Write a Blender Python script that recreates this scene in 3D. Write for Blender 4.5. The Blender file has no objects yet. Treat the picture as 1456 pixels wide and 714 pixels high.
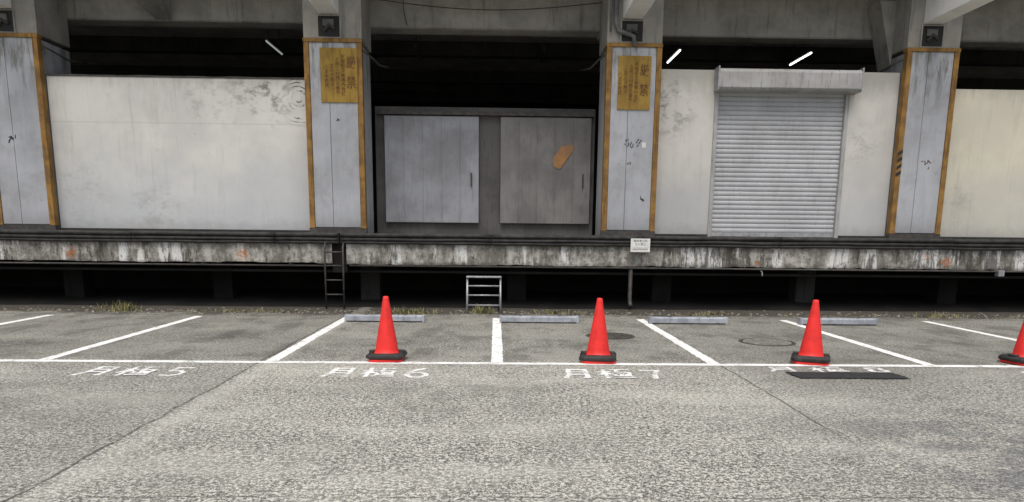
import bpy, bmesh, math, random
from mathutils import Matrix, Vector, noise as mnoise
random.seed(7)
S = bpy.context.scene
C = S.collection
R = math.radians

# ------------------------------------------------------------------ node helpers
class M:
    def __init__(s, name, rough=0.8, metallic=0.0, spec=0.3):
        s.m = bpy.data.materials.new(name); s.m.use_nodes = True
        s.t = s.m.node_tree; s.n = s.t.nodes; s.l = s.t.links
        s.b = s.n['Principled BSDF']
        s.b.inputs['Roughness'].default_value = rough
        s.b.inputs['Metallic'].default_value = metallic
        s.b.inputs['Specular IOR Level'].default_value = spec
        s.geo = s.n.new('ShaderNodeNewGeometry')
        s.P = s.geo.outputs['Position']
        sp = s.n.new('ShaderNodeSeparateXYZ'); s.l.new(s.P, sp.inputs[0])
        s.X, s.Y, s.Z = sp.outputs
    def put(s, v, sock):
        if isinstance(v, (int, float)): sock.default_value = v
        elif isinstance(v, (tuple, list)):
            sock.default_value = tuple(v) + ((1,) if len(v) == 3 and sock.type == 'RGBA' else ())
        else: s.l.new(v, sock)
    def math(s, op, a, b=0.0, c=0.0, clamp=False):
        n = s.n.new('ShaderNodeMath'); n.operation = op; n.use_clamp = clamp
        s.put(a, n.inputs[0]); s.put(b, n.inputs[1]); s.put(c, n.inputs[2]); return n.outputs[0]
    def mul(s, a, b): return s.math('MULTIPLY', a, b)
    def add(s, a, b): return s.math('ADD', a, b)
    def scale(s, v, sc):
        n = s.n.new('ShaderNodeMapping'); s.l.new(v, n.inputs[0]); n.inputs['Scale'].default_value = sc; return n.outputs[0]
    def noise(s, sc, det=4, rough=0.55, vec=None, dist=0.0):
        n = s.n.new('ShaderNodeTexNoise'); s.l.new(vec or s.P, n.inputs['Vector'])
        n.inputs['Scale'].default_value = sc; n.inputs['Detail'].default_value = det
        n.inputs['Roughness'].default_value = rough; n.inputs['Distortion'].default_value = dist
        return n.outputs[0]
    def voro(s, sc, feat='F1', vec=None):
        n = s.n.new('ShaderNodeTexVoronoi'); s.l.new(vec or s.P, n.inputs['Vector']); n.feature = feat
        n.inputs['Scale'].default_value = sc; return n
    def ramp(s, v, lo, hi, a=0.0, b=1.0):
        n = s.n.new('ShaderNodeMapRange'); s.put(v, n.inputs[0]); n.interpolation_type = 'SMOOTHSTEP'
        n.inputs[1].default_value = lo; n.inputs[2].default_value = hi
        n.inputs[3].default_value = a; n.inputs[4].default_value = b; return n.outputs[0]
    def mix(s, f, a, b, mode='MIX'):
        n = s.n.new('ShaderNodeMix'); n.data_type = 'RGBA'; n.blend_type = mode
        s.put(f, n.inputs[0]); s.put(a, n.inputs[6]); s.put(b, n.inputs[7]); return n.outputs[2]
    def spot(s, p, r0, r1):
        n = s.n.new('ShaderNodeVectorMath'); n.operation = 'DISTANCE'
        s.l.new(s.P, n.inputs[0]); n.inputs[1].default_value = p
        return s.ramp(n.outputs[1], r0, r1, 1.0, 0.0), n.outputs[1]
    def bump(s, h, strength=0.3, dist=0.01):
        n = s.n.new('ShaderNodeBump'); s.l.new(h, n.inputs['Height'])
        n.inputs['Strength'].default_value = strength; n.inputs['Distance'].default_value = dist
        s.l.new(n.outputs[0], s.b.inputs['Normal'])
    def col(s, c):
        s.put(c, s.b.inputs['Base Color']); return s.m

def basic(name, c1, c2=None, sc=6, rough=0.7, metallic=0, spec=0.3, grime=0.0, bump=0.15):
    m = M(name, rough, metallic, spec)
    c2 = c2 or tuple(x * 0.75 for x in c1)
    n = m.noise(sc, 4, 0.6)
    c = m.mix(m.ramp(n, 0.35, 0.65), c1, c2)
    if grime:
        st = m.noise(3.0, 4, 0.6, m.scale(m.P, (6, 6, 0.8)))
        c = m.mix(m.mul(m.ramp(st, 0.5, 0.72), grime), c, tuple(x * 0.35 for x in c1))
    m.bump(m.noise(sc * 8, 2), bump, 0.005)
    return m.col(c)

# ------------------------------------------------------------------ mesh helpers
def link(o, parent=None):
    C.objects.link(o)
    if parent: o.parent = parent
    return o
def empty(name, loc=(0, 0, 0)):
    e = bpy.data.objects.new(name, None); e.empty_display_size = 0.3; e.location = loc; return link(e)
def mesh(name, verts, faces, mat, parent=None, smooth=False):
    me = bpy.data.meshes.new(name); me.from_pydata(verts, [], faces); me.update()
    bm = bmesh.new(); bm.from_mesh(me); bmesh.ops.recalc_face_normals(bm, faces=bm.faces); bm.to_mesh(me); bm.free()
    if smooth:
        for p in me.polygons: p.use_smooth = True
    o = bpy.data.objects.new(name, me)
    if mat: me.materials.append(mat)
    return link(o, parent)
def bev(o, w, seg=2):
    b = o.modifiers.new('b', 'BEVEL'); b.width = w; b.segments = seg; b.limit_method = 'ANGLE'; return o
def box(name, x0, x1, y0, y1, z0, z1, mat, parent=None, bevel=0.0):
    v = [(x, y, z) for z in (z0, z1) for y in (y0, y1) for x in (x0, x1)]
    f = [(0, 2, 3, 1), (4, 5, 7, 6), (0, 1, 5, 4), (2, 6, 7, 3), (0, 4, 6, 2), (1, 3, 7, 5)]
    o = mesh(name, v, f, mat, parent)
    if bevel: bev(o, bevel)
    return o
def tube(name, pts, r, mat, parent=None, seg=12):
    pts = [Vector(p) for p in pts]; vs = []; fs = []
    for i, p in enumerate(pts):
        d = (pts[min(i + 1, len(pts) - 1)] - pts[max(i - 1, 0)]).normalized()
        a = d.orthogonal().normalized() if i == 0 else (a - d * a.dot(d)).normalized()
        b = d.cross(a)
        for k in range(seg):
            t = 2 * math.pi * k / seg
            vs.append(tuple(p + (a * math.cos(t) + b * math.sin(t)) * r))
    for i in range(len(pts) - 1):
        for k in range(seg):
            fs.append((i * seg + k, i * seg + (k + 1) % seg, (i + 1) * seg + (k + 1) % seg, (i + 1) * seg + k))
    fs.append(tuple(range(seg))); fs.append(tuple(range((len(pts) - 1) * seg, len(pts) * seg)))
    o = mesh(name, vs, fs, mat, parent, True)
    return o
def flat(name, pts, z, mat, parent=None):
    return mesh(name, [(x, y, z) for x, y in pts], [tuple(range(len(pts)))], mat, parent)
def prism_yz(name, prof, x0, x1, mat, parent=None, smooth=False):
    n = len(prof)
    v = [(x0, y, z) for y, z in prof] + [(x1, y, z) for y, z in prof]
    f = [(i, (i + 1) % n, n + (i + 1) % n, n + i) for i in range(n)] + [tuple(range(n)), tuple(range(n, 2 * n))]
    return mesh(name, v, f, mat, parent, smooth)
def text(name, s, size, loc, rot, mat, parent=None, sx=1, sy=1, bold=0.0, align='CENTER', vspace=1.0):
    cu = bpy.data.curves.new(name, 'FONT'); cu.body = s; cu.size = size; cu.align_x = align; cu.align_y = 'CENTER'
    cu.offset = bold; cu.space_line = vspace
    cu.materials.append(mat)
    o = bpy.data.objects.new(name, cu); o.location = loc; o.rotation_euler = rot; o.scale = (sx, sy, 1)
    return link(o, parent)

# ------------------------------------------------------------------ materials
def ground_mat():
    m = M('asphalt_weathered', 0.92, 0, 0.2)
    wob = m.math('SUBTRACT', m.noise(1.3, 3, 0.6), 0.5)
    fine = m.noise(85, 2, 0.7); mid = m.noise(30, 3, 0.75)
    brk = m.noise(3.5, 4, 0.7)
    big = m.noise(0.55, 4, 0.6)
    sp = m.add(m.mul(fine, 0.45), m.mul(mid, 0.55))
    spb = m.add(sp, m.mul(m.math('SUBTRACT', brk, 0.5), 0.12))
    f = m.ramp(spb, 0.455, 0.53)
    c = m.mix(f, (0.10, 0.098, 0.085), (0.60, 0.585, 0.515))
    v = m.voro(55)
    c = m.mix(m.ramp(v.outputs['Distance'], 0.50, 0.64, 0, 0.55), c, (0.05, 0.05, 0.045))
    c = m.mix(m.ramp(big, 0.42, 0.68, 0.0, 0.32), c, (0.20, 0.197, 0.172))
    c = m.mix(m.ramp(brk, 0.53, 0.68, 0, .32), c, (0.14, 0.138, 0.12))
    stre = m.noise(0.5, 4, 0.6, m.scale(m.P, (0.7, 1.7, 1)))
    c = m.mix(m.ramp(stre, 0.46, 0.64, 0.0, 0.28), c, (0.55, 0.54, 0.475))
    xw = m.add(m.X, m.mul(wob, 0.05))
    left = m.ramp(xw, -2.76, -2.70, 1.0, 0.0)
    right = m.ramp(m.add(m.X, m.mul(wob, 1.2)), 2.4, 3.4, 0.0, 1.0)
    c = m.mix(m.mul(left, 0.20), c, (0.12, 0.12, 0.105))
    c = m.mix(m.mul(right, 0.20), c, (0.12, 0.12, 0.11))
    s1, _ = m.spot((4.0, 4.8, 0), 0.3, 2.4)
    st5 = m.noise(2.2, 5, 0.75)
    s1 = m.mul(s1, m.ramp(st5, 0.42, 0.6))
    c = m.mix(m.mul(s1, 0.6), c, (0.085, 0.09, 0.102))
    s2, _ = m.spot((3.9, 8.0, 0), 0.2, 1.5)
    c = m.mix(m.mul(s2, 0.45), c, (0.12, 0.115, 0.10))
    s3, _ = m.spot((-5.2, 5.6, 0), 0.3, 2.8)
    c = m.mix(m.mul(m.mul(s3, m.ramp(st5, .43, .60)), 0.5), c, (0.11, 0.108, 0.095))
    s4, _ = m.spot((-.3, 7.0, 0), 0.3, 1.8)
    c = m.mix(m.mul(m.mul(s4, m.ramp(st5, .46, .62)), 0.35), c, (0.13, 0.128, 0.11))
    pk = m.ramp(m.add(m.Y, m.mul(wob, 0.5)), 8.3, 9.0)
    c = m.mix(m.mul(pk, 0.38), c, (0.11, 0.108, 0.094))
    stn = m.ramp(m.noise(1.6, 5, 0.65, m.scale(m.P, (1, .55, 1))), 0.48, 0.62)
    c = m.mix(m.mul(m.mul(stn, pk), 0.5), c, (0.07, 0.068, 0.06))
    for px, py in ((-1.1, 10.4), (1.5, 9.7), (-3.9, 10.6), (6.5, 10.5), (-6.3, 9.8)):
        s_, _ = m.spot((px, py, 0), 0.1, 0.75)
        c = m.mix(m.mul(m.mul(s_, m.ramp(brk, .4, .6)), 0.6), c, (0.05, 0.05, 0.045))
    so = m.ramp(m.add(m.Y, m.mul(wob, 1.6)), 13.25, 13.9)
    soil = m.mix(m.ramp(mid, .4, .6), (0.03, 0.028, 0.023), (0.10, 0.09, 0.075))
    c = m.mix(so, c, soil)
    def crack(axis, at, w, amt):
        d = m.math('ABSOLUTE', m.math('SUBTRACT', m.add(m.add(axis, m.mul(wob, 0.12)), m.mul(brk, .025)), at + .0125))
        return m.mul(m.ramp(d, w * 0.4, w, 1.0, 0.0), amt)
    k1 = crack(m.X, -2.72, 0.020, 0.8); k2 = crack(m.X, 2.64, 0.016, 0.75)
    k2 = m.mul(k2, m.ramp(m.Y, 4.9, 5.8))
    bk = m.ramp(brk, 0.40, 0.52)
    k3 = m.mul(crack(m.Y, 4.05, 0.014, 0.6), bk)
    k4 = m.mul(crack(m.Y, 13.3, 0.05, 0.6), bk)
    k = m.math('MAXIMUM', m.math('MAXIMUM', k1, k2), m.math('MAXIMUM', k3, k4))
    c = m.mix(m.mul(k, m.ramp(bk, 0, 1, 0.55, 1)), c, (0.05, 0.05, 0.043))
    ls = m.ramp(m.math('ABSOLUTE', m.add(xw, 2.56)), 0.03, 0.16, 0.2, 0.0)
    c = m.mix(ls, c, (0.58, 0.57, 0.50))
    m.bump(m.math('SUBTRACT', sp, m.mul(k, 0.5)), 0.8, 0.012)
    return m.col(c)

def paint_mat(name='road_paint', wear=0.5, lo=0.56, hi=0.66):
    m = M(name, 0.75)
    w = m.add(m.mul(m.noise(5, 4, 0.7), 0.5), m.mul(m.noise(55, 3, 0.7), 0.5))
    f = m.ramp(w, lo, hi)
    c = m.mix(m.ramp(m.noise(9, 4), .3, .7), (0.84, 0.84, 0.82), (0.72, 0.72, 0.69))
    c = m.mix(m.mul(f, wear), c, (0.26, 0.26, 0.23))
    m.bump(m.noise(75, 2), 0.4, 0.006)
    return m.col(c)

def wall_mat(name, base, low, spots=(), rings=False):
    m = M(name, 0.85, 0, 0.2)
    c = m.mix(m.ramp(m.noise(0.9, 5, 0.62), 0.36, 0.66), base, low)
    n12 = m.noise(1.2, 5, .65)
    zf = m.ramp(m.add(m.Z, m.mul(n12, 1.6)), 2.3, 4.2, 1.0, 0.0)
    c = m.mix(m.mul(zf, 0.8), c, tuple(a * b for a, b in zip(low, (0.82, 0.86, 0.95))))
    st = m.noise(2.0, 5, 0.65, m.scale(m.P, (4.5, 1, 0.35)))
    c = m.mix(m.ramp(st, 0.54, 0.75, 0, 0.34), c, (0.34, 0.33, 0.29))
    n5 = m.noise(5, 5, 0.75)
    c = m.mix(m.ramp(n5, 0.60, 0.74, 0, 0.3), c, (0.34, 0.32, 0.28))
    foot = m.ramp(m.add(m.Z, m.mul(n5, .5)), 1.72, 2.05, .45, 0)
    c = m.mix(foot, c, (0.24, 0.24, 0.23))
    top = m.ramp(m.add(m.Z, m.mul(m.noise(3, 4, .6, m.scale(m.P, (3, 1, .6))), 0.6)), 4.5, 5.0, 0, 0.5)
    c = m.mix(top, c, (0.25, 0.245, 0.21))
    nn = m.noise(3.2, 6, .72, m.scale(m.P, (1.2, 1, 1.6)))
    for (p, r, k_) in spots:
        s_, _ = m.spot(p, r * .1, r)
        k = m.mul(s_, m.ramp(nn, .46, .64))
        c = m.mix(m.mul(k, k_), c, (0.16, 0.155, 0.145))
    vv = m.voro(1.6)
    c = m.mix(m.ramp(vv.outputs['Distance'], 0.018, 0.03, 0.5, 0), c, (0.25, 0.24, 0.22))
    if rings:
        sp, d = m.spot((-4.0, 15.72, 4.12), 0.35, 0.62)
        dd = m.add(d, m.mul(m.noise(3), 0.15))
        r = m.ramp(m.math('SINE', m.mul(dd, 85)), 0.2, 0.8)
        k = m.mul(m.mul(sp, r), m.ramp(m.noise(4, 4, .6), .42, .58))
        side = m.ramp(m.X, -4.35, -4.0)
        c = m.mix(m.mul(m.mul(k, side), 0.9), c, (0.07, 0.07, 0.065))
        line = m.ramp(m.math('ABSOLUTE', m.math('SUBTRACT', m.Z, 3.62)), 0.005, 0.014, 0.3, 0.0)
        c = m.mix(line, c, (0.3, 0.3, 0.28))
    m.bump(m.noise(14, 4, 0.6), 0.15, 0.01)
    return m.col(c)

def concrete_mat(name, c1, c2, streak=0.5, sc=1.4):
    m = M(name, 0.9, 0, 0.2)
    c = m.mix(m.ramp(m.noise(sc, 5, 0.62), 0.35, 0.66), c1, c2)
    st = m.noise(1.8, 5, 0.65, m.scale(m.P, (5, 5, 0.5)))
    c = m.mix(m.ramp(st, 0.52, 0.72, 0, streak), c, tuple(x * 0.35 for x in c2))
    sp = m.noise(40, 3, 0.7)
    c = m.mix(m.ramp(sp, 0.5, 0.75, 0, 0.35), c, tuple(x * 0.5 for x in c2))
    m.bump(m.noise(22, 4, 0.65), 0.3, 0.01)
    return m.col(c)

def dock_face_mat():
    m = M('dock_face_concrete', 0.9, 0, 0.2)
    area = m.noise(1.0, 4, 0.6, m.scale(m.P, (.55, 1, .1)))
    blocks = m.noise(1.0, 3, 0.6, m.scale(m.P, (3.6, 1, 0.5)))
    fine = m.noise(1.0, 6, 0.75, m.scale(m.P, (13, 1, 5.0)))
    cloud = m.noise(6, 6, 0.75)
    f = m.add(m.add(m.mul(blocks, 0.35), m.mul(fine, 0.25)), m.mul(cloud, 0.4))
    c = m.mix(m.ramp(f, 0.42, 0.58), (0.17, 0.162, 0.14), (0.48, 0.465, 0.42))
    c = m.mix(m.ramp(m.add(m.mul(blocks, .6), m.mul(area, .4)), 0.535, 0.555, 0, 0.85), c, (0.70, 0.70, 0.68))
    drk = m.noise(1.0, 6, 0.8, m.scale(m.P, (7, 1, 1.6)))
    c = m.mix(m.ramp(m.add(m.mul(drk, .7), m.mul(area, .3)), 0.505, 0.58, 0, 0.82), c, (0.06, 0.056, 0.048))
    chip = m.noise(1.0, 5, 0.8, m.scale(m.P, (12, 1, 14)))
    c = m.mix(m.ramp(chip, 0.57, 0.63, 0, 0.7), c, (0.07, 0.065, 0.055))
    edge = m.ramp(m.add(m.Z, m.mul(m.noise(7, 5, .75), 0.3)), 0.99, 1.10, 0.7, 0)
    c = m.mix(edge, c, (0.06, 0.056, 0.048))
    for px, pz, rr in ((-8.25, 1.05, 0.16), (-4.95, 1.03, 0.18), (9.0, 1.0, 0.15), (8.6, 1.1, .1), (5.2, .95, .08)):
        s_, _ = m.spot((px, 14.68, pz), rr * 0.3, rr)
        k = m.mul(s_, m.ramp(m.noise(16, 4, .7), .42, .55))
        c = m.mix(m.mul(k, 0.85), c, (0.42, 0.15, 0.05))
    m.bump(m.add(fine, chip), 0.8, 0.015)
    return m.col(c)

def column_mat():
    m = M('column_painted', 0.75)
    c = m.mix(m.ramp(m.noise(1.1, 5, .6), .35, .68), (0.435, 0.448, 0.475), (0.35, 0.36, 0.38))
    st = m.noise(1.6, 6, .72, m.scale(m.P, (4, 3, .7)))
    tz = m.ramp(m.add(m.Z, m.mul(m.noise(1.5, 3), 1.2)), 4.5, 5.5, 0.14, 0.9)
    c = m.mix(m.mul(m.ramp(st, .44, .62), tz), c, (0.17, 0.17, 0.15))
    c = m.mix(m.ramp(m.noise(8, 6, .78), .61, .68, 0, .45), c, (0.22, 0.20, 0.165))
    c = m.mix(m.ramp(m.noise(2.0, 6, .7), .50, .64, 0, .35), c, (0.26, 0.26, 0.26))
    c = m.mix(m.ramp(m.Z, 1.5, 2.0, .45, 0), c, (0.13, 0.13, .13))
    m.bump(m.noise(12, 4), .15, .01)
    return m.col(c)

G = ground_mat()
PAINT = paint_mat(wear=0.75, lo=0.52, hi=0.6); PAINTW = paint_mat('worn_stencil_paint', 0.85, 0.495, 0.57)
WALL_L = wall_mat('wall_white', (0.63, 0.62, 0.575), (0.52, 0.52, 0.50),
                  [((-4.7, 15.72, 4.3), 1.0, .85), ((-5.9, 15.7, 4.1), .8, .35), ((-8.6, 15.7, 2.2), 1.0, .28), ((-7, 15.7, 1.9), .9, .3)], rings=True)
WALL_R = wall_mat('wall_cream', (0.59, 0.575, 0.53), (0.49, 0.482, 0.45), [((3.5, 15.72, 4.1), .9, .85), ((7.6, 15.7, 3.4), .7, .35)])
WALL_Y = wall_mat('wall_yellowed', (0.63, 0.60, 0.48), (0.56, 0.53, 0.44), [((9.6, 15.7, 2.4), .8, .3)])
CONC = concrete_mat('concrete_grey', (0.36, 0.347, 0.312), (0.25, 0.242, 0.216))
CONCM = concrete_mat('concrete_soiled', (0.26, 0.25, 0.225), (0.17, 0.165, 0.15))
CONCD = concrete_mat('concrete_dark', (0.05, 0.048, 0.045), (0.03, 0.03, 0.028))
CONCU = concrete_mat('concrete_painted_shade', (0.018, 0.017, 0.016), (0.010, 0.010, 0.009))  # near-black: the shade beneath the dock is put into this colour
CONCB = concrete_mat('beam_paint', (0.80, 0.795, 0.76), (0.70, 0.69, 0.66), 0.15)
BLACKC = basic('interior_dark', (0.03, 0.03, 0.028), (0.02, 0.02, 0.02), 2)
FACE = dock_face_mat(); COLM = column_mat()
ORANGE = basic('ochre_steel', (0.32, 0.175, 0.045), (0.18, 0.10, 0.033), 4, 0.7, grime=0.9)
SIGNY = basic('sign_ochre', (0.37, 0.235, 0.045), (0.27, 0.165, 0.038), 3, 0.7, grime=0.5)
SIGNT = basic('sign_brown_ink', (0.12, 0.055, 0.02), (0.18, 0.085, .03), 9)
RUBBER = basic('black_rubber', (0.022, 0.022, 0.022), (0.045, 0.043, 0.04), 7, 0.7, grime=0.3, bump=.4)
STEELD = basic('dark_steel', (0.05, 0.05, 0.05), (0.09, 0.08, 0.07), 9, 0.6, 0.3)
STEEL = basic('galvanised_steel', (0.42, 0.43, 0.44), (0.30, 0.30, 0.31), 9, 0.5, 0.5, grime=.4)
SHUT = basic('shutter_paint', (0.43, 0.44, 0.455), (0.36, 0.368, 0.38), 1.2, 0.55, 0.0, grime=.2, bump=.05)
SHBOX = basic('shutter_box_paint', (0.38, 0.378, 0.37), (0.30, 0.296, 0.288), 2, 0.6, grime=.6)
WSIGN = basic('white_plate', (0.78, 0.78, 0.75), (0.65, 0.65, 0.62), 6)
INK = basic('black_ink', (0.03, 0.03, 0.03), None, 6)
STOP = basic('wheel_stop_grey', (0.37, 0.39, 0.43), (0.25, 0.265, 0.30), 6, 0.7, grime=.6)
DOORG = basic('door_grey', (0.34, 0.35, 0.375), (0.235, 0.24, 0.255), 1.1, .6, grime=.3)
ORG = basic('orange_notice', (0.42, 0.21, 0.08), (0.30, 0.17, 0.09), 6)
PATCH = basic('fresh_asphalt', (0.022, 0.022, 0.022), (0.04, 0.04, 0.04), 30, 0.9, bump=.8)
IRON = basic('cast_iron', (0.10, 0.095, 0.08), (0.05, 0.048, 0.042), 12, 0.7, 0.2, bump=.4)
CONE_R = basic('cone_red_plastic', (0.82, 0.036, 0.03), (0.68, 0.03, 0.026), 6, 0.5, spec=.35, grime=.18, bump=.04)
PIPE = basic('pvc_grey', (0.16, 0.16, 0.16), (0.11, 0.11, 0.11), 5)

# ------------------------------------------------------------------ ground and markings
gv = [(-300, -300, 0), (300, -300, 0), (300, 300, 0), (-300, 300, 0)]
mesh('ground', gv, [(0, 1, 2, 3)], G)

pm = empty('parking_markings')
def strip(name, x0, x1, y0, y1, mat=PAINT, z=0.004):
    lenx = abs(x1 - x0) > abs(y1 - y0); L = (x1 - x0) if lenx else (y1 - y0); n = max(2, int(abs(L) / 0.04))
    vs = []; fs = []
    for i in range(n + 1):
        t = i / n
        j1 = 0.012 * mnoise.noise(Vector((t * L * 9, x0 * 3, 1))); j2 = 0.012 * mnoise.noise(Vector((t * L * 9, y0 * 3 + x1, 9)))
        if lenx: vs += [(x0 + t * L, y0 + j1, z), (x0 + t * L, y1 + j2, z)]
        else: vs += [(x0 + j1, y0 + t * L, z), (x1 + j2, y0 + t * L, z)]
    for i in range(n): fs.append((2 * i, 2 * i + 1, 2 * i + 3, 2 * i + 2))
    return mesh(name, vs, fs, mat, pm)
strip('front_line', -16, 16, 8.40, 8.535)
for x in (-12.95, -10.38, -7.80, -5.21, -2.60, 0.03, 2.59, 5.17, 7.76, 10.33, 12.9):
    strip('bay_divider', x - 0.07, x + 0.07, 8.545, 13.1)
GL = {
 'moon': [[(.25, .98), (.22, .35), (.05, .02)], [(.25, .95), (.85, .95)], [(.85, .98), (.85, .02), (.72, .06)], [(.30, .66), (.78, .66)], [(.28, .38), (.78, .38)]],
 'kyoku': [[(.02, .70), (.38, .70)], [(.2, 1), (.2, 0)], [(.2, .62), (.02, .3)], [(.22, .6), (.36, .42)],
           [(.45, .94), (.98, .94)], [(.62, .9), (.55, .62), (.95, .62), (.88, .2)], [(.48, .48), (.48, .2), (.66, .2), (.66, .48), (.48, .48)],
           [(.74, .46), (.95, .16)], [(.76, .18), (.94, .46)], [(.42, .03), (1, .03)]],
 '5': [[(.85, .95), (.22, .95), (.2, .56), (.62, .58), (.85, .42), (.82, .18), (.55, .04), (.15, .1)]],
 '6': [[(.72, 1.0), (.34, .80), (.12, .48), (.10, .22), (.35, .02), (.68, .02), (.92, .22), (.90, .38), (.66, .55), (.36, .55), (.10, .34)]],
 '7': [[(.12, .95), (.86, .95), (.55, .5), (.42, .03)]],
 '8': [[(.5, .52), (.22, .68), (.25, .9), (.5, .97), (.76, .9), (.78, .68), (.5, .52), (.18, .34), (.2, .1), (.5, .03), (.8, .1), (.82, .34), (.5, .52)]],
 '9': [[(.2, .08), (.6, .14), (.82, .5), (.8, .8), (.55, .96), (.25, .88), (.15, .68), (.35, .5), (.62, .52), (.8, .66)]]}
def glyph(key, x, y, w, h, t):
    vs = []; fs = []; zz = .004
    for j, st_ in enumerate(GL[key]):
        for i in range(len(st_) - 1):
            a = Vector((x + st_[i][0] * w, y + st_[i][1] * h)); b = Vector((x + st_[i + 1][0] * w, y + st_[i + 1][1] * h))
            d = (b - a).normalized(); n = Vector((-d.y, d.x)) * t / 2; a -= d * t * .3; b += d * t * .3
            z = zz + .00015 * (j * 3 + i % 3); k = len(vs)
            vs += [(*(a + n), z), (*(b + n), z), (*(b - n), z), (*(a - n), z)]; fs.append((k, k + 1, k + 2, k + 3))
    mesh('stencil_glyph', vs, fs, PAINTW, pm)
for x, d in ((-3.86, '5'), (-1.29, '6'), (1.27, '7'), (6.45, '9')):
    glyph('moon', x - .53, 7.62, .30, .50, .055)
    glyph('kyoku', x - .14, 7.62, .36, .50, .046)
    glyph(d, x + .33, 7.60, .25, .50, .055)
glyph('moon', 3.10, 8.06, .32, .28, .045); glyph('kyoku', 3.6, 8.06, .38, .28, .035); glyph('8', 4.2, 8.06, .3, .26, .05)
pv = []
for i in range(60):
    t = i / 60 * 4
    k = int(t); u = t - k
    cs = [(3.25, 7.66), (4.45, 7.64), (4.43, 7.98), (3.22, 8.0)]
    a = cs[k]; b = cs[(k + 1) % 4]
    pv.append((a[0] + (b[0] - a[0]) * u + random.uniform(-.016, .016), a[1] + (b[1] - a[1]) * u + random.uniform(-.016, .016)))
flat('asphalt_patch', pv, 0.011, PATCH)

def manhole(x, y, r, ring_mat, lid_mat):
    e = empty('manhole_cover', (x, y, 0))
    def disc(name, r0, r1, z0, z1, mat, n=48):
        v = []; f = []
        for k in range(n):
            c, s = math.cos(2 * math.pi * k / n), math.sin(2 * math.pi * k / n)
            v += [(r0 * c, r0 * s, z1), (r1 * c, r1 * s, z1), (r1 * c, r1 * s, z0)]
        for k in range(n):
            a = 3 * k; b = 3 * ((k + 1) % n)
            f += [(a, a + 1, b + 1, b), (a + 1, a + 2, b + 2, b + 1)]
        mesh(name, v, f, mat, e)
    disc('rim', r * 0.90, r, 0.0, 0.008, ring_mat)
    disc('gap', r * 0.85, r * 0.90, 0.0, 0.004, INK)
    disc('lid', 0.001, r * 0.85, 0.0, 0.008, lid_mat)
    for i in range(-4, 5):
        for j in range(-4, 5):
            px, py = i * r * .18, j * r * .18
            if math.hypot(px, py) < r * .76:
                box('stud', px - .022, px + .022, py - .022, py + .022, .0085, .014, lid_mat, e)
manhole(1.72, 10.88, 0.36, IRON, IRON)
GREYI = basic('cement_ring', (0.25, 0.245, 0.215), (0.15, 0.15, 0.13), 10, .9)
manhole(3.88, 10.35, 0.39, IRON, GREYI)

# ------------------------------------------------------------------ traffic cones
def cone(x, y, rz, tilt=0):
    e = empty('traffic_cone', (x, y, 0.006)); e.rotation_euler = (0, R(tilt), R(rz)); e.scale = (1.05,) * 3
    def ring(half, z, cut):
        c = cut
        return [(half, -half + c, z), (half, half - c, z), (half - c, half, z), (-half + c, half, z),
                (-half, half - c, z), (-half, -half + c, z), (-half + c, -half, z), (half - c, -half, z)]
    def loft(name, rings, mat, bevel=0.006):
        v = [p for r in rings for p in r]; f = []
        for i in range(len(rings) - 1):
            for k in range(8): f.append((8 * i + k, 8 * i + (k + 1) % 8, 8 * i + 8 + (k + 1) % 8, 8 * i + 8 + k))
        f += [tuple(range(8)), tuple(range(8 * len(rings) - 8, 8 * len(rings)))]
        return bev(mesh(name, v, f, mat, e), bevel, 3)
    loft('base_flange', [ring(.190, 0, .04), ring(.190, .022, .04), ring(.180, .028, .04)], CONE_R, .003)
    w_ = loft('rubber_weight', [ring(.195, .029, .05), ring(.208, .042, .05), ring(.208, .066, .05), ring(.186, .086, .05),
                           ring(.155, .094, .06), ring(.150, .074, .06)], RUBBER)
    w_.rotation_euler = (R(random.uniform(-1, 1)), R(random.uniform(-1, 1)), R(random.uniform(-6, 6)))
    for sx in (-1, 1):
        box('weight_grip', sx * .165 - .03, sx * .165 + .03, -.05, .05, .082, .108, RUBBER, e, .008)
    prof = [(.150, .078), (.140, .090), (.128, .107), (.124, .14), (.034, .682), (.033, .70), (.028, .710), (.018, .715), (.0005, .716)]
    n = 40; v = []; f = []
    for r, z in prof:
        for k in range(n): v.append((r * math.cos(2 * math.pi * k / n), r * math.sin(2 * math.pi * k / n), z))
    for i in range(len(prof) - 1):
        for k in range(n): f.append((n * i + k, n * i + (k + 1) % n, n * i + n + (k + 1) % n, n * i + n + k))
    mesh('cone_body', v, f, CONE_R, e, True)
    return e
cone(-1.28, 8.68, 3); cone(1.23, 8.66, -4); cone(3.79, 8.66, -22, .5); cone(6.42, 8.68, 12, .6)

# ------------------------------------------------------------------ wheel stops
for x0 in (-2.52, 0.08, 2.62, 5.20):
    e = empty('wheel_stop', (x0, 12.45, 0))
    L = 1.33
    prof = [(-.06, .022), (-.06, .098), (-.045, .118), (.045, .118), (.06, .098), (.06, .022)]
    bev(prism_yz('bar', prof, 0, L, STOP, e), .004)
    for a in (0.04, L * .5 - .06, L - .16):
        box('foot', a, a + .12, -.055, .055, 0.0, .024, STEELD, e)
    for a in (0.0, L - .03):
        box('end_plate', a - .004, a + .034, -.066, .066, .002, .124, STOP, e, .004)
    for a in (.33, .98): box('bolt_pocket', a, a + .05, -.02, .02, .1185, .121, STEELD, e)

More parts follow.
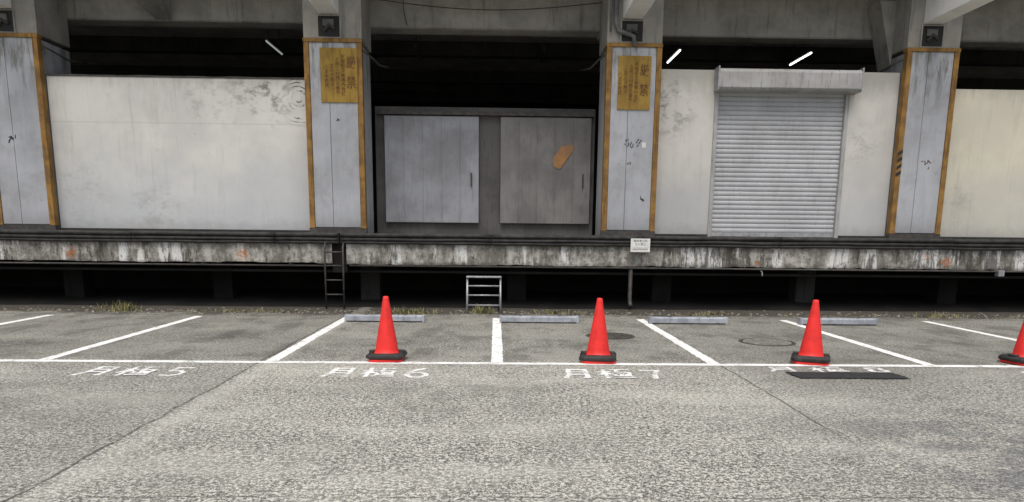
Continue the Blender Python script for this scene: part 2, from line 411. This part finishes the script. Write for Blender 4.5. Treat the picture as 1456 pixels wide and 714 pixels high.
# ------------------------------------------------------------------ loading dock
dock = empty('loading_dock')
XL, XR = -22.0, 22.0; GAP = -3.05
FL = 1.46
box('floor_slab', XL, XR, 14.82, 24.0, 1.20, FL, CONCM, dock)
def face_seg(x0, x1, z0, z1, y=14.70):
    n = int((x1 - x0) / 0.04); vs = []; fs = []
    for i in range(n + 1):
        x = x0 + (x1 - x0) * i / n
        j = 0.035 * mnoise.noise(Vector((x * 1.1, 0, 3))) + 0.022 * mnoise.noise(Vector((x * 6, 2, 3)))
        jj = 0.014 * mnoise.noise(Vector((x * 5, 7, 3)))
        vs += [(x, y + 0.1, z1), (x, y + jj, z1), (x, y + jj, z0 + j), (x, y + 0.22, z0 + j + .02)]
    for i in range(n):
        for k in range(3): fs.append((4 * i + k, 4 * i + k + 1, 4 * i + k + 5, 4 * i + k + 4))
    return mesh('edge_beam', vs, fs, FACE, dock)
face_seg(XL, GAP - 0.15, 0.885, 1.27); face_seg(GAP + 0.13, XR, 0.865, 1.27)
box('edge_joint', GAP - .149, GAP + .129, 14.74, 14.90, .7, 1.27, CONCU, dock)
def fend(x0, x1):
    x = x0
    while x < x1 - .1:
        L = min(random.uniform(2.6, 3.6), x1 - x)
        for k, (z, r) in enumerate(((1.425, .042), (1.345, .036), (1.283, .03))):
            pts = []
            for i in range(12):
                t = i / 11
                pts.append((x + .01 + (L - .02) * t, 14.64 + .006 * k + .006 * mnoise.noise(Vector((x + t * 4, k, 0))),
                            z + .014 * mnoise.noise(Vector((x + t * 3, k * 5, 1)))))
            tube('fender_course', pts, r, RUBBER, dock, 10)
        x += L
    box('fender_backing', x0, x1, 14.66, 14.80, 1.272, 1.462, RUBBER, dock)
fend(XL, GAP + .0); fend(GAP + .03, XR)
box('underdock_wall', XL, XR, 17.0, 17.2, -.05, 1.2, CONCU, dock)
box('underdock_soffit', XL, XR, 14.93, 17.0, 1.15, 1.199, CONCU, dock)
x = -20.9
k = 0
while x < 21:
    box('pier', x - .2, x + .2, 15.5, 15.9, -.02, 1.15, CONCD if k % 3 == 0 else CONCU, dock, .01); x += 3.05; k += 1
n = 120; vs = []; fs = []
for i in range(n + 1):
    x = XL + 44 * i / n; h = .10 + .06 * mnoise.noise(Vector((x * .9, 4, 0)))
    vs += [(x, 14.85 + .12 * mnoise.noise(Vector((x * 1.3, 0, 0))), .001), (x, 15.5, h), (x, 16.99, h + .08)]
for i in range(n):
    for k in range(2): fs.append((3 * i + k, 3 * i + k + 1, 3 * i + k + 4, 3 * i + k + 3))
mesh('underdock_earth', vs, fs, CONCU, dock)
for (a, b) in ((XL, GAP - .2), (GAP + .2, XR)):
    tube('service_pipe', [(a, 14.62, .84), (b, 14.62, .83)], .018, STEELD, dock)
    for i in range(int((b - a) / 1.7)):
        xx = a + 1 + i * 1.7
        box('pipe_bracket', xx - .012, xx + .012, 14.6, 14.9, .84, .87, STEELD, dock)
tube('under_conduit', [(XL, 15.0, .72), (XR, 15.0, .70)], .03, BLACKC, dock)
box('bumper_nub', 10.0, 10.12, 14.55, 14.68, .74, .86, STEEL, dock, .01)
tube('tap', [(5.3, 14.75, .80), (5.3, 14.66, .78), (5.3, 14.64, .70)], .016, STEEL, dock)

tube('drain_pipe', [(2.70, 14.78, .86), (2.70, 14.78, .25), (2.70, 14.74, .15), (2.70, 14.64, .08)], .042, STEELD)

e = empty('notice_sign', (2.83, 14.56, 1.285))
box('plate', -.19, .19, -.004, .004, -.13, .13, WSIGN, e)
text('lettering', '関係者以外\n立入禁止', .055, (0, -.006, .05), (R(90), 0, 0), INK, e, vspace=1.1)
box('rule', -.15, .15, -.0065, -.0045, -.085, -.078, INK, e); box('rule', -.15, .15, -.0065, -.0045, -.055, -.050, INK, e)

lad = empty('dock_ladder')
for x in (-3.30, -2.95): tube('rail', [(x, 14.50, 0), (x, 14.52, 1.20), (x, 14.60, 1.27)], .018, STEELD, lad)
for z in (.28, .56, .84, 1.10): tube('rung', [(-3.30, 14.51, z), (-2.95, 14.51, z)], .014, STEELD, lad)
st = empty('step_ladder')
for x in (-.53, .10):
    tube('front_leg', [(x, 13.92, 0), (x, 14.12, .66)], .020, STEEL, st)
    tube('rear_leg', [(x + (.03 if x < 0 else -.03), 14.42, 0), (x, 14.16, .66)], .016, STEELD, st)
for t, r in ((.22, .015), (.50, .015), (.76, .015)):
    tube('rung', [(-.53, 13.92 + .2 * t, .66 * t), (.10, 13.92 + .2 * t, .66 * t)], r, STEEL, st)
box('top_tread', -.55, .12, 14.06, 14.22, .655, .685, STEEL, st, .006)

# ------------------------------------------------------------------ warehouse
wh = empty('warehouse_building')
COLS = [(-16.3, -15.15), (-10.15, -9.0), (-3.82, -2.67), (2.20, 3.31), (8.27, 9.34), (14.3, 15.4)]
CF = 15.60; WY = 15.76; ZS = 5.17
for i, (a, b) in enumerate(COLS):
    box('column_shaft', a + .03, b - .03, CF + .03, 16.75, FL, ZS, COLM, wh)
    box('column_head', a, b, CF, 16.75, ZS + .075, 7.2, CONC, wh, .015)
    mid = a + (b - a) * .42
    box('face_panel', a + .11, mid - .004, CF - .01, CF + .03, FL + .12, ZS - .0, COLM, wh, .004)
    box('face_panel', mid + .004, b - .11, CF - .01, CF + .03, FL + .12, ZS - .0, COLM, wh, .004)
    for (p, q) in ((a, a + .105), (b - .105, b)):
        box('corner_angle', p, q, CF - .03, CF + .12, FL + .10, ZS, ORANGE, wh, .006)
    box('top_angle', a - .01, b + .01, CF - .035, CF + .14, ZS + .002, ZS + .074, ORANGE, wh, .005)
    box('base_skirt', a - .01, b + .01, CF - .03, CF + .1, FL, FL + .10, STEELD, wh)
    cx = (a + b) / 2 - .06
    z0 = 5.27; w = .21; hh = .39
    box('vent_painted_dark', cx - w, cx + w, CF - .006, CF + .02, z0, z0 + hh, INK, wh)  # flat black plate; its colour stands in for the opening's dark inside
    for (p0, p1, q0, q1) in ((-w - .03, -w, 0, hh), (w, w + .03, 0, hh), (-w - .03, w + .03, -.02, 0), (-w - .03, w + .03, hh, hh + .02)):
        box('vent_frame', cx + p0, cx + p1, CF - .025, CF + .01, z0 + q0, z0 + q1, CONC, wh)
    tube('vent_fitting', [(cx - .1, CF - .02, z0 + .10), (cx, CF - .03, z0 + .22), (cx + .12, CF - .02, z0 + .15)], .035, STEELD, wh)
    box('vent_box', cx - .12, cx + .1, CF - .04, CF - .008, z0 + .2, z0 + .33, PIPE, wh, .01)
    box('canopy_beam', cx - .2, cx + .2, 11.5, CF - .002, 5.70, 6.4, CONCB, wh, .01)
    s = 1 if a < 0 else -1
    xx = b if s == 1 else a
    tube('cable', [(xx, CF + .1, 5.06), (xx + s * .12, CF + .3, 4.98), (xx + s * .25, CF + .6, 4.88), (xx + s * .4, CF + 1.0, 4.92)], .02, STEELD, wh)
LT = [(XL, COLS[1][0], 5.82), (COLS[1][0], COLS[2][0], 5.81), (COLS[2][0], COLS[3][0], 5.74), (COLS[3][0], COLS[4][0], 5.67), (COLS[4][0], XR, 5.66)]
for a, b, z in LT:
    box('lintel_beam', a + .001, b - .001, 16.76, 17.2, z, 8.0, CONC, wh)
    box('drip_edge', a + .3, b - .01, 16.74, 16.758, z, z + .03, CONCM, wh)
for (s, x) in ((-1, COLS[4][0]),):
    v = [(x, 16.2, 6.3), (x + s * .35, 16.2, 6.3), (x, 16.2, 5.0), (x, 16.74, 6.3), (x + s * .35, 16.74, 6.3), (x, 16.74, 5.0)]
    mesh('haunch', v, [(0, 1, 2), (3, 5, 4), (0, 3, 4, 1), (1, 4, 5, 2), (0, 2, 5, 3)], CONC, wh)
box('unseen_shade_slab', XL, XR, 14.7, 16.75, 6.75, 7.0, CONC, wh)  # slab out of view, added to shade the lintel and upper wall
mesh('brace_plate', [(-7.15, 16.72, 5.83), (-6.85, 16.72, 5.83), (-6.75, 14.9, 6.7), (-7.9, 14.9, 6.7)], [(0, 1, 2, 3)], CONCM, wh)
box('ceiling', XL, XR, 17.2, 30, 6.4, 6.6, CONC, wh)
box('roof', XL, XR, 16.75, 30.4, 8.0, 8.3, CONC, wh)
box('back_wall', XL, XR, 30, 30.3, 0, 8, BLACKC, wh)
box('side_wall', XL - .3, XL, 15.8, 30.3, 0, 8, CONC, wh); box('side_wall', XR, XR + .3, 15.8, 30.3, 0, 8, CONC, wh)
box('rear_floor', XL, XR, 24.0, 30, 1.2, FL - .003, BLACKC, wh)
for y in (19.0, 22.5, 26): box('interior_beam', XL, XR, y + 1.5, y + 1.8, 6.05, 6.4, CONCD, wh)
def wall(a, b, z1, mat, y=WY):
    box('infill_wall', a, b, y, y + .14, FL, z1, mat, wh, .006)
    box('wall_base', a, b, y - .02, y - .003, FL + .001, FL + .05, CONCD, wh)
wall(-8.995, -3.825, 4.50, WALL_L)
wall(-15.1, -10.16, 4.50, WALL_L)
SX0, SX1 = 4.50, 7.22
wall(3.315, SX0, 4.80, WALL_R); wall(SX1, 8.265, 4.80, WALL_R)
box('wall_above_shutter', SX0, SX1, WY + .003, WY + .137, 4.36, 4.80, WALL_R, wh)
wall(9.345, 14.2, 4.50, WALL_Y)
n = 40; vs = []; fs = []
for i in range(n + 1):
    x = -8.99 + 5.16 * i / n; h = .022 + .012 * mnoise.noise(Vector((x * 2.2, 0, 0)))
    vs += [(x, WY - .015, 4.501), (x, WY - .015, 4.505 + h), (x, WY + .155, 4.505 + h)]
for i in range(n):
    for k in range(2): fs.append((3 * i + k, 3 * i + k + 1, 3 * i + k + 4, 3 * i + k + 3))
mesh('wall_capping', vs, fs, STEELD, wh)
rs = empty('roller_shutter'); rs.parent = wh
z = FL + .09; zt = 4.36
pitch = .095
pts = []
while z < zt:
    for t in (0, .12, .3, .5, .7, .88):
        pts.append((WY + .06 - .018 * math.sin(math.pi * t) ** .7 if t > 0 else WY + .066, z + t * pitch))
    z += pitch
v = []; f = []
for y_, z_ in pts: v += [(SX0 + .03, y_, z_), (SX1 - .03, y_, z_)]
for i in range(len(pts) - 1): f.append((2 * i, 2 * i + 1, 2 * i + 3, 2 * i + 2))
mesh('slat_curtain', v, f, SHUT, rs)
box('bottom_bar', SX0 + .03, SX1 - .03, WY + .02, WY + .09, FL + .01, FL + .09, STEEL, rs, .005)
for a in (SX0 - .03, SX1 - .05): box('guide_rail', a, a + .08, WY - .03, WY + .1, FL, 4.36, SHBOX, rs, .004)
pb = [(WY - .004, 4.36), (WY - .26, 4.38), (WY - .30, 4.42), (WY - .30, 4.72), (WY - .26, 4.78), (WY - .004, 4.82)]
bev(prism_yz('shutter_box', pb, SX0 - .06, SX1 + .14, SHBOX, rs), .008)
for xx in (SX0 - .065, SX1 + .12): box('box_seam', xx, xx + .025, WY - .31, WY - .01, 4.37, 4.82, STEEL, rs)

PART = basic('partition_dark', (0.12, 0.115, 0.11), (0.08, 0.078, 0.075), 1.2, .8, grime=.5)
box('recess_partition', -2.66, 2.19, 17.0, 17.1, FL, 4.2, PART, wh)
cd = empty('sliding_door'); cd.parent = wh
def door(a, b, mt):
    box('leaf', a, b, 16.90, 16.96, FL + .25, 4.0, mt, cd, .01)
    for i in range(1, 5):
        xx = a + (b - a) * i / 5
        box('rib', xx - .012, xx + .012, 16.885, 16.899, FL + .3, 3.95, mt, cd, .003)
    box('handle', b - .18, b - .15, 16.86, 16.88, 2.5, 2.8, STEELD, cd)
door(-2.45, -.38, DOORG); door(.10, 2.1, basic('door_grey_dull', (0.23, 0.223, 0.215), (0.155, 0.15, 0.146), 1.1, .6, grime=.3))
box('door_track', -2.6, 2.15, 16.86, 16.99, 4.02, 4.10, STEELD, cd)
flatn = [(1.28, 2.95), (1.42, 2.9), (1.70, 3.30), (1.72, 3.42), (1.45, 3.40), (1.26, 3.12)]
mesh('orange_notice', [(x, 16.88, z) for x, z in flatn], [tuple(range(6))], ORG, cd)

def sign(cx, cz, w, h):
    e = empty('warning_sign', (cx, CF - .03, cz))
    box('board', -w / 2, w / 2, 0, .015, -h / 2, h / 2, SIGNY, e, .003)
    ru = (R(90), 0, 0)
    text('big_text', '厳\n禁', .23, (w / 2 - .13, -.004, .04), ru, SIGNT, e, .85, 1.1, .002, vspace=1.5)
    cols = ['本船橋倉庫構内危険', '之所ニ付関係者外', '立入ヲ禁ズ', '八王木株式']
    for i, c in enumerate(cols):
        text('small_text', '\n'.join(c), .085, (w / 2 - .29 - i * .11, -.004, .0 - .02 * (i % 2)), ru, SIGNT, e, 1, 1, .001, vspace=1.05)
sign(-3.13, 4.55, .74, 1.03); sign(2.77, 4.49, .66, 1.03)

def scrib(cx, cz, n, s, mat=INK):
    for i in range(n):
        x0 = cx + random.uniform(-s, s); z0 = cz + random.uniform(-s * .6, s * .6)
        tube('scribble', [(x0, CF - .012, z0), (x0 + random.uniform(-.06, .06), CF - .012, z0 + random.uniform(-.08, .08))], .008, mat, wh, 6)
scrib(2.78, 3.32, 12, .14); scrib(2.72, 2.9, 2, .04); scrib(-9.7, 3.25, 7, .08); scrib(8.95, 3.0, 9, .12, SIGNT); scrib(-3.2, 3.7, 3, .03)
scrib(3.0, 2.2, 3, .05)
box('notice_plate', 2.98, 3.06, CF - .016, CF - .011, 3.24, 3.34, WSIGN, wh)
for k in range(4):
    z = 2.72 + k * .14
    mesh('hazard_stripe', [(8.272, CF - .034, z), (8.373, CF - .034, z + .06), (8.373, CF - .034, z + .13), (8.272, CF - .034, z + .07)], [(0, 1, 2, 3)], INK, wh)
tube('conduit', [(2.36, CF - .06, 6.7), (2.36, CF - .06, 5.6), (2.42, CF - .06, 5.46), (2.62, CF - .06, 5.40), (2.72, CF - .06, 5.36), (2.74, CF - .06, 5.18)], .045, PIPE, wh)
tube('conduit', [(2.26, CF - .05, 6.7), (2.26, CF - .05, 5.45)], .022, PIPE, wh)
pts = [(-2.6 + 4.8 * i / 20, 16.6, 6.28 - .18 * math.sin(math.pi * i / 20)) for i in range(21)]
tube('sagging_cable', pts, .010, STEELD, wh, 6)
tube('hanging_cable', [(-1.95, 16.7, 6.7), (-1.97, 16.7, 6.1), (-1.9, 16.72, 5.8)], .008, STEELD, wh, 6)

EM = bpy.data.materials.new('lamp_tube_lit'); EM.use_nodes = True
b_ = EM.node_tree.nodes['Principled BSDF']; b_.inputs['Emission Color'].default_value = (.95, 1, .95, 1); b_.inputs['Emission Strength'].default_value = 4
EMD = bpy.data.materials.new('lamp_tube_dim'); EMD.use_nodes = True
b_ = EMD.node_tree.nodes['Principled BSDF']; b_.inputs['Base Color'].default_value = (.4, .4, .4, 1)
b_.inputs['Emission Color'].default_value = (.9, 1, .95, 1); b_.inputs['Emission Strength'].default_value = .3
for x, y0, mt in ((4.40, 18.7, EM), (7.60, 18.75, EM), (-5.38, 18.45, EMD), (-1.95, 18.9, STEELD), (1.15, 18.9, STEELD)):
    e = empty('fluorescent_lamp', (x, y0, 5.85))
    tube('tube', [(0, 0, 0), (0, 1.3, 0)], .02, mt, e)
    box('housing', -.045, .045, -.03, 1.33, .024, .07, STEELD, e, .005)
    for yy in (.2, 1.1): tube('hanger', [(0, yy, .07), (0, yy, .55)], .008, STEELD, e, 6)

# ------------------------------------------------------------------ weeds, litter
LEAF = basic('weed_green', (0.10, 0.12, 0.04), (0.24, 0.20, 0.10), 9, .8)
vs = []; fs = []
def blade(x, y, h, ang, lean, w):
    dx, dy = math.cos(ang), math.sin(ang); b0 = len(vs)
    px, py = -dy * w, dx * w
    for t, ww in ((0, 1), (.5, .8), (1, .05)):
        cx, cy, cz = x + dx * lean * t * t, y + dy * lean * t * t, h * (t - .25 * t * t * (lean > h * .6))
        vs.append((cx - px * ww, cy - py * ww, cz)); vs.append((cx + px * ww, cy + py * ww, cz))
    fs.append((b0, b0 + 1, b0 + 3, b0 + 2)); fs.append((b0 + 2, b0 + 3, b0 + 5, b0 + 4))
for (cx, cy, sp, n, h) in ((-7.0, 13.9, .35, 150, .15), (-1.6, 13.75, .5, 220, .11), (-.25, 13.9, .25, 130, .15), (-10.4, 13.7, .8, 90, .10),
                           (4.0, 13.9, .5, 60, .07), (8.4, 13.8, .5, 60, .09), (-4.6, 13.8, .9, 80, .07), (1.2, 13.9, .7, 70, .08)):
    for _ in range(n):
        blade(random.gauss(cx, sp * .5), random.gauss(cy, .09), h * random.uniform(.4, 1.3), random.uniform(0, 6.28), random.uniform(.01, .12), random.uniform(.005, .013))
mesh('weeds', vs, fs, LEAF)
vs = []; fs = []
for i in range(2600):
    if i < 1800: x = random.uniform(-15, 15); y = min(14.7, max(13.2, random.gauss(13.9, .3))); s = random.uniform(.008, .035)
    else: x = random.uniform(-9, 9); y = random.uniform(3.5, 13.2); s = random.uniform(.003, .010)
    b0 = len(vs)
    for k in range(4):
        t = k * 1.57 + random.uniform(-.4, .4)
        vs.append((x + s * math.cos(t), y + s * math.sin(t), .002))
    vs.append((x, y, s * random.uniform(.4, 1.1)))
    for k in range(4): fs.append((b0 + k, b0 + (k + 1) % 4, b0 + 4))
mesh('gravel_debris', vs, fs, basic('debris', (0.26, 0.24, 0.19), (0.08, 0.07, 0.05), 11, .9))

# ------------------------------------------------------------------ light, world, camera
w = bpy.data.worlds.new('World'); S.world = w; w.use_nodes = True
nt = w.node_tree; bg = nt.nodes['Background']
sky = nt.nodes.new('ShaderNodeTexSky'); sky.sky_type = 'NISHITA'; sky.sun_disc = False
sky.sun_rotation = R(190); sky.air_density = 1.0; sky.dust_density = 5.0; sky.ozone_density = 1.0
hs = nt.nodes.new('ShaderNodeHueSaturation'); hs.inputs['Saturation'].default_value = 0.7
nt.links.new(sky.outputs[0], hs.inputs['Color']); nt.links.new(hs.outputs[0], bg.inputs[0]); bg.inputs[1].default_value = 0.15
sd = bpy.data.lights.new('sun', 'SUN'); sd.energy = 2.1; sd.angle = R(35); sd.color = (1, .975, .93)
so = bpy.data.objects.new('sun', sd); C.objects.link(so)
az = R(190); el = R(64)
sky.sun_elevation = el
d = Vector((math.sin(az) * math.cos(el), math.cos(az) * math.cos(el), math.sin(el)))
so.rotation_euler = d.to_track_quat('Z', 'Y').to_euler()

cd_ = bpy.data.cameras.new('camera'); cam = bpy.data.objects.new('camera', cd_); C.objects.link(cam)
cd_.sensor_width = 36; cd_.lens = 1050 / 1456 * 36; cd_.shift_y = 165 / 1456; cd_.clip_end = 1000; cd_.clip_start = .05
Rm = Matrix.Rotation(R(-1.36), 4, 'Z') @ Matrix.Rotation(R(90 - 10.3), 4, 'X') @ Matrix.Rotation(R(.58), 4, 'Z')
cam.matrix_world = Matrix.Translation((0, 0, 1.5)) @ Rm
S.camera = cam
S.view_settings.view_transform = 'Standard'; S.view_settings.look = 'None'; S.view_settings.exposure = 0
